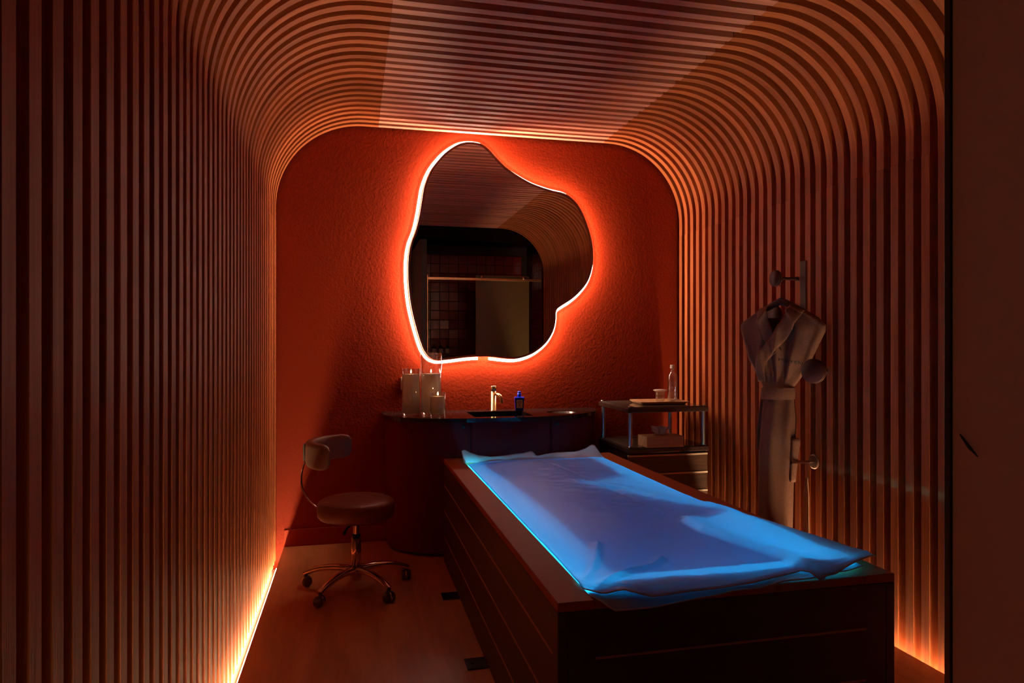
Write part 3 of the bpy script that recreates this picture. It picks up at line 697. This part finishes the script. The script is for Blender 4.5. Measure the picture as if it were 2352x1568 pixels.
MB().tube([(-.02, -.03, SZ - .124), (-.05, -.09, SZ - .135), (-.062, -.11, SZ - .155)], [.004, .005, .009], 8).build('lever', M['black'], ch)
MB().lathe([(0, .045), (.022, .045), (.026, .05), (.026, .07), (.038, .075), (.042, .098), (.036, .112), (.031, .114)], n=28).build('hub', M['chrome'], ch)
for k in range(5):
    a = math.radians(88 + 72 * k); ca, sa = math.cos(a), math.sin(a)
    pts = []
    for i in range(15):
        t = i / 14; r_ = .028 + .262 * t; z = .096 + .016 * math.sin(t * 1.6) - .052 * t ** 2.4
        pts.append((r_ * ca, r_ * sa, z + .006))
    lg = MB().tube(pts, [.023 - .006 * (i / 14) for i in range(15)], 14, flat=(.95, .8)).build('leg', M['chrome'], ch)
    m = MB(); c0 = Vector((.282 * ca, .282 * sa, .0))
    m.tube([c0 + Vector((0, 0, .040)), c0 + Vector((0, 0, .066))], .011, 10)
    w_a = a + .8 + k * 1.3; wd = Vector((math.cos(w_a), math.sin(w_a), 0)); hd = Vector((-wd.y, wd.x, 0))
    rot = Matrix.Translation(c0 + Vector((0, 0, .026)) + hd * .006) @ Matrix.Rotation(w_a, 4, 'Z') @ Matrix.Rotation(PI / 2, 4, 'Y')
    for s_ in (-.015, .015):
        m.lathe([(0, s_ - .009), (.023, s_ - .009), (.026, s_ - .005), (.026, s_ + .005), (.023, s_ + .009), (0, s_ + .009)], n=22, mtx=rot)
    cs = m.build('caster', M['rubber'], ch)
    m = MB(); m.lathe([(.0275, -.006), (.0275, .006), (.006, .006), (.006, -.006)], n=22, mtx=rot); m.build('caster_hood', M['chrome'], cs)
# curved backrest
bc = .165 * 0
def back(u, v):
    a = math.radians(96 + 140 * u); th = 2 * PI * v
    end = min(1, min(u, 1 - u) * 9); end = math.sqrt(max(0, 1 - (1 - end) ** 2))
    hx, hz = .026 * (.25 + .75 * end), .066 * (.55 + .45 * end)
    ct_, st_ = math.cos(th), math.sin(th); p = .55
    rr_ = .235 + hx * math.copysign(abs(ct_) ** p, ct_); zz = .728 + hz * math.copysign(abs(st_) ** p, st_)
    return Vector((rr_ * math.cos(a), rr_ * math.sin(a) * 1.0, zz))
m = MB(); m.grid(lambda u, v: back(v, u), 28, 36, closed_u=True)
m.add([back(0, k / 28) for k in range(28)], [tuple(range(28))]); m.add([back(1, k / 28) for k in range(28)], [tuple(range(28))[::-1]])
m.build('backrest', M['leather_back'], ch)
a = math.radians(166); d_ = Vector((math.cos(a), math.sin(a), 0))
MB().bevbox(-.045, .045, -.004, .004, -.045, .045, .003, mtx=Matrix.Translation(d_ * .268 + Vector((0, 0, .728))) @ Matrix.Rotation(a + PI / 2, 4, 'Z')).build('back_plate', M['alu'], ch)
MB().lathe([(0, 0), (.012, 0), (.012, .010), (.009, .013), (0, .013)], n=18, mtx=Matrix.Translation(d_ * .272 + Vector((0, 0, .745))) @ Matrix.Rotation(a, 4, 'Z') @ Matrix.Rotation(PI / 2, 4, 'Y')).build('knob', M['alu'], ch)
pts = []
for i in range(22):
    t = i / 21; z = (SZ - .108) + (.700 - SZ + .108) * t; r_ = .10 + (.268 - .10) * min(1, t * 1.0) ** .8 + .085 * math.sin(PI * min(1, t * 1.02)) ** .9
    pts.append(d_ * r_ + Vector((0, 0, z - .02 * math.sin(PI * t))))
MB().tube(pts, .013, 12, flat=(1.0, .32)).build('back_arm', M['chrome'], ch)

# ---------------------------------------------------------------- hooks, hanger, robe, shoehorn on the right wall
def hook(name_label, y, z, r, ln, plate=None, rose=.012, pegr=.008):
    t = thing('wall_hook', name_label, 'hook', (XR, y, z))
    mt = lambda x: Matrix.Translation((x, 0, 0)) @ Matrix.Rotation(-PI / 2, 4, 'Y')
    if r:
        m = MB(); m.lathe([(0, 0), (r * .96, 0), (r, .004), (r, .014), (r * .94, .020), (0, .021)], n=40, mtx=mt(-ln + .021)); m.build('disc', M['hook'], t)
        MB().lathe([(r * .90, -.0015), (r * .985, -.0012), (r * .985, -.0001), (r * .90, -.0001)], n=40, mtx=mt(-ln + .021)).build('edge_ring', M['hook_pale'], t)
    m = MB(); m.tube([(-.001, 0, 0), (-ln + (.0212 if r else 0), 0, 0)], pegr, 14); m.build('peg', M['hook'] if r else M['chrome'], t)
    m = MB(); m.lathe([(0, 0), (rose, 0), (rose, .005), (rose * .8, .008), (0, .008)], n=30, mtx=mt(-.0005)); m.build('rosette', M['hook_pale'] if rose > .02 else M['dark_steel'], t)
    if plate: MB().bevbox(-.006, -.0003, plate[0], plate[1], plate[2], plate[3], .001).build('back_plate', M['hook'], t)
    return t
hook('disc-ended wall hook the robe hanger hangs from', 3.212, 1.649, .043, .145, plate=(-.075, -.030, -.36, .09))
hook('large disc hook mostly hidden behind the hanger', 3.30, 1.452, .058, .090)
hook('large dark disc hook in front of the robe right side', 2.985, 1.167, .061, .135).rotation_euler.z = .44
hook('low wall hook with round rosette beside the robe pocket', 3.075, .695, 0, .135, rose=.038, pegr=.008)
# shoehorn
sh = thing('shoehorn', 'long pale shoehorn hanging by a cord below the lowest hook', 'shoehorn', (2.268, 3.075, .23))
def horn(u, v):
    w_ = .010 + .010 * smst(0, .25, v) + .012 * v ** 2; x = (u - .5) * 2 * w_; dpt = .006 * (1 - (2 * u - 1) ** 2) * (1 + v)
    return Vector((dpt - .02 * v ** 2 * .3, x, .385 - .385 * v))
hm = MB().grid(horn, 10, 30).build('blade', M['horn'], sh); q = hm.modifiers.new('thick', 'SOLIDIFY'); q.thickness = .004
MB().tube([(.006, .004, .378), (.004, .006, .43), (0, .004, .467), (-.004, -.006, .467), (.002, -.004, .42), (.006, .0, .378)], .0012, 6).build('cord', M['hook'], sh)
# frame of the hanging plane: origin on the peg, u along d
HC = Vector((2.195, 3.185, 0)); du = Vector((.45, -.893, 0)); dn = Vector((-.893, -.45, 0))   # dn points to the room
hg = thing('coat_hanger', 'dark wooden coat hanger carrying the bathrobe', 'hanger', HC + Vector((0, 0, 1.52)))
def HP(u, nrm, z): return du * u + dn * nrm + Vector((0, 0, z))
m = MB()
def hang(u, v):
    s_ = 2 * u - 1; th = 2 * PI * v; x = s_ * .205; zc = .006 - .105 * abs(s_) ** 1.15; h = .021 * (1 - .45 * abs(s_)); 
    return HP(x, .009 * math.cos(th) + .0, zc + h * math.sin(th))
m.grid(lambda u, v: hang(v, u), 14, 40, closed_u=True); m.add([hang(0, k / 14) for k in range(14)], [tuple(range(14))]); m.add([hang(1, k / 14) for k in range(14)], [tuple(range(14))])
m.build('shoulders', M['hanger'], hg)
MB().tube([HP(-.17, 0, -.095), HP(.17, 0, -.095)], .0045, 10).build('bar', M['blue_plastic'] if False else M['hanger'], hg)
pts = [HP(0, 0, .020), HP(0, 0, .082), HP(-.010, 0, .095)]
for k in range(12):
    a = math.radians(-60 + 20 * k); pts.append(HP(-.010 + .018 * math.cos(a) * 1, 0, .123 + .018 * math.sin(a)))
MB().tube(pts, .0022, 8).build('hook', M['dark_steel'], hg)

rb = thing('bathrobe', 'taupe terry bathrobe with tied belt hanging on the slatted wall', 'bathrobe', HC)
# half widths left / right of the figure against height
ZL = [(.24, -.118), (.45, -.120), (.70, -.116), (.92, -.104), (1.055, -.090), (1.075, -.0995), (1.13, -.130), (1.22, -.185), (1.34, -.222), (1.385, -.236), (1.410, -.232), (1.435, -.200), (1.475, -.130), (1.50, -.070)]
ZR = [(.24, .066), (.45, .070), (.70, .078), (.92, .084), (1.02, .074), (1.055, .066), (1.075, .072), (1.15, .128), (1.22, .165), (1.30, .205), (1.37, .240), (1.395, .240), (1.43, .205), (1.455, .165), (1.475, .125), (1.50, .075)]
def env(z): return lerp_tab(ZL, z), lerp_tab(ZR, z)
def robe_n(u, z):
    """how far the cloth stands out from the hanging plane"""
    l, r_ = env(z); c = (l + r_) / 2; h = (r_ - l) / 2; s_ = (u - c) / h
    d = (.034 + .030 * smst(1.05, .8, z) + .012 * smst(1.1, 1.3, z)) * math.sqrt(max(0, 1 - min(1, abs(s_)) ** 2.6))
    if z > 1.07:
        k = (z - 1.07) / .36          # folds fan out from the belt to the shoulders
        d += .011 * math.sin(s_ * 13 + 1.2) * smst(1.06, 1.2, z) * (1 - abs(s_)) ** .3 * (1 if s_ > .05 else .6)
        d += .003 * math.sin(s_ * 27 + k * 1.5) * smst(1.06, 1.15, z) * (1 - abs(s_)) ** .5
    else:
        d += .006 * math.sin(s_ * 6 + 2) * smst(1.06, .98, z) + .004 * noise.noise(Vector((u * 14, z * 3, 2)))
    return d
def front(v, w_):
    z = .245 + (1.500 - .245) * w_; l, r_ = env(z); u = l + (r_ - l) * v
    if z > 1.16:                       # neck opening: the cloth edges part in a V from z = 1.31
        g = max(0, (z - 1.285) / .215); a, b = -.020 - .045 * g, -.018 + .075 * g
        if g > 0: u = (l + (a - l) * (v / .5)) if v <= .5 else (b + (r_ - b) * ((v - .5) / .5))
    return HP(u, robe_n(u, z), z)
mL = MB(); mL.grid(lambda v, w_: front(v * .4999, w_), 34, 130); mL.grid(lambda v, w_: front(.5001 + v * .4999, w_), 34, 130)
mL.build('body', M['terry'], rb)
def backp(v, w_):
    z = .245 + (1.44 - .245) * w_; l, r_ = env(z); s_ = 2 * v - 1; u = (l + r_) / 2 + s_ * (r_ - l) / 2
    return HP(u, -.022 * math.sqrt(max(0, 1 - s_ * s_)), z)
MB().grid(backp, 30, 60).build('lining', M['terry_in'], rb)
def band(path, wd, off, nm, th=.006, lbl=None):
    """cloth band following (u, z) points on the front of the robe"""
    m = MB()
    pts = []
    for (a, b), (c, d) in zip(path, path[1:]):
        for k in range(12): t = k / 12; pts.append((a + (c - a) * t, b + (d - b) * t))
    pts.append(path[-1]); n = len(pts)
    def fn(v, w_):
        i = min(n - 1, int(round(w_ * (n - 1)))); p = pts[i]; q0 = pts[max(0, i - 3)]; q1 = pts[min(n - 1, i + 3)]
        tx, tz = q1[0] - q0[0], q1[1] - q0[1]; L_ = math.hypot(tx, tz); nx, nz = -tz / L_, tx / L_
        ww = wd(w_) if callable(wd) else wd
        s_ = 2 * v - 1; u, z = p[0] + nx * s_ * ww, p[1] + nz * s_ * ww
        l, r_ = env(min(z, 1.5)); uc = max(l + .002, min(r_ - .002, u))
        return HP(u, robe_n(uc, min(1.499, z)) + off + th * (1 - s_ ** 6), z)
    m.grid(fn, 10, n - 1)
    o_ = m.build(nm, M['terry'], rb, lbl); q = o_.modifiers.new('thick', 'SOLIDIFY'); q.thickness = .003; q.offset = 0
    return o_
band([(-.088, 1.493), (-.075, 1.42), (-.045, 1.34), (-.012, 1.275), (.0, 1.25)], lambda t: .030 + .004 * t, .004, 'lapel')
band([(.105, 1.487), (.085, 1.44), (.03, 1.35), (-.03, 1.28), (-.075, 1.23), (-.094, 1.19), (-.092, 1.10)], lambda t: .040 - .012 * t, .012, 'lapel')
# belt: a closed ring round the waist
def belt(u, v):
    a = 2 * PI * u; cxm = -.0105; r1, r2 = .0885, .056; z = 1.040 + (.030 - .06 * v) + .004 * math.cos(a) 
    k = .003 * math.sin(PI * v)
    return HP(cxm + (r1 + k) * math.cos(a), .012 + (r2 + k) * math.sin(a), z)
MB().grid(belt, 60, 6, closed_u=True).build('belt', M['terry'], rb)
m = MB(); m.tube([HP(-.098, .005, 1.035), HP(-.108, .004, .95), HP(-.120, .004, .84), HP(-.126, .0, .735)], [.014, .014, .015, .013], 10, flat=(1, .4)); m.build('belt_end', M['terry'], rb)
# pocket on the right side
def pock(u, v):
    z = .815 - .225 * v; uu = .066 + (.052 - .026 * v) * u; return HP(uu, .032 + .014 * math.sin(PI * u) - .01 * u, z)
q = MB().grid(pock, 10, 14).build('pocket', M['terry'], rb); e_ = q.modifiers.new('thick', 'SOLIDIFY'); e_.thickness = .014
# embroidered word, laid on the cloth
cu = bpy.data.curves.new('embroidery', 'FONT'); cu.body = 'MANTERI'; cu.size = .026; cu.resolution_u = 3
to = bpy.data.objects.new('embroidery_tmp', cu); C.objects.link(to)
dg = bpy.context.evaluated_depsgraph_get(); tme = bpy.data.meshes.new_from_object(to.evaluated_get(dg)); bpy.data.objects.remove(to)
bm = bmesh.new(); bm.from_mesh(tme); bmesh.ops.subdivide_edges(bm, edges=[e for e in bm.edges if e.calc_length() > .004], cuts=2); bm.to_mesh(tme); bm.free()
for v in tme.vertices:
    u = .010 + v.co.x * 1.12; z = 1.213 + v.co.y * .75 - v.co.x * .17
    v.co = HP(u, robe_n(u, z) + .004, z)
tme.materials.clear(); tme.materials.append(M['thread']); tme.name = 'embroidery'
link('embroidery', tme, rb, 'black embroidered lettering on the chest')
# scuff on the beige partition
sco = st.build('scuff_mark', M['dark_trim'], swo)
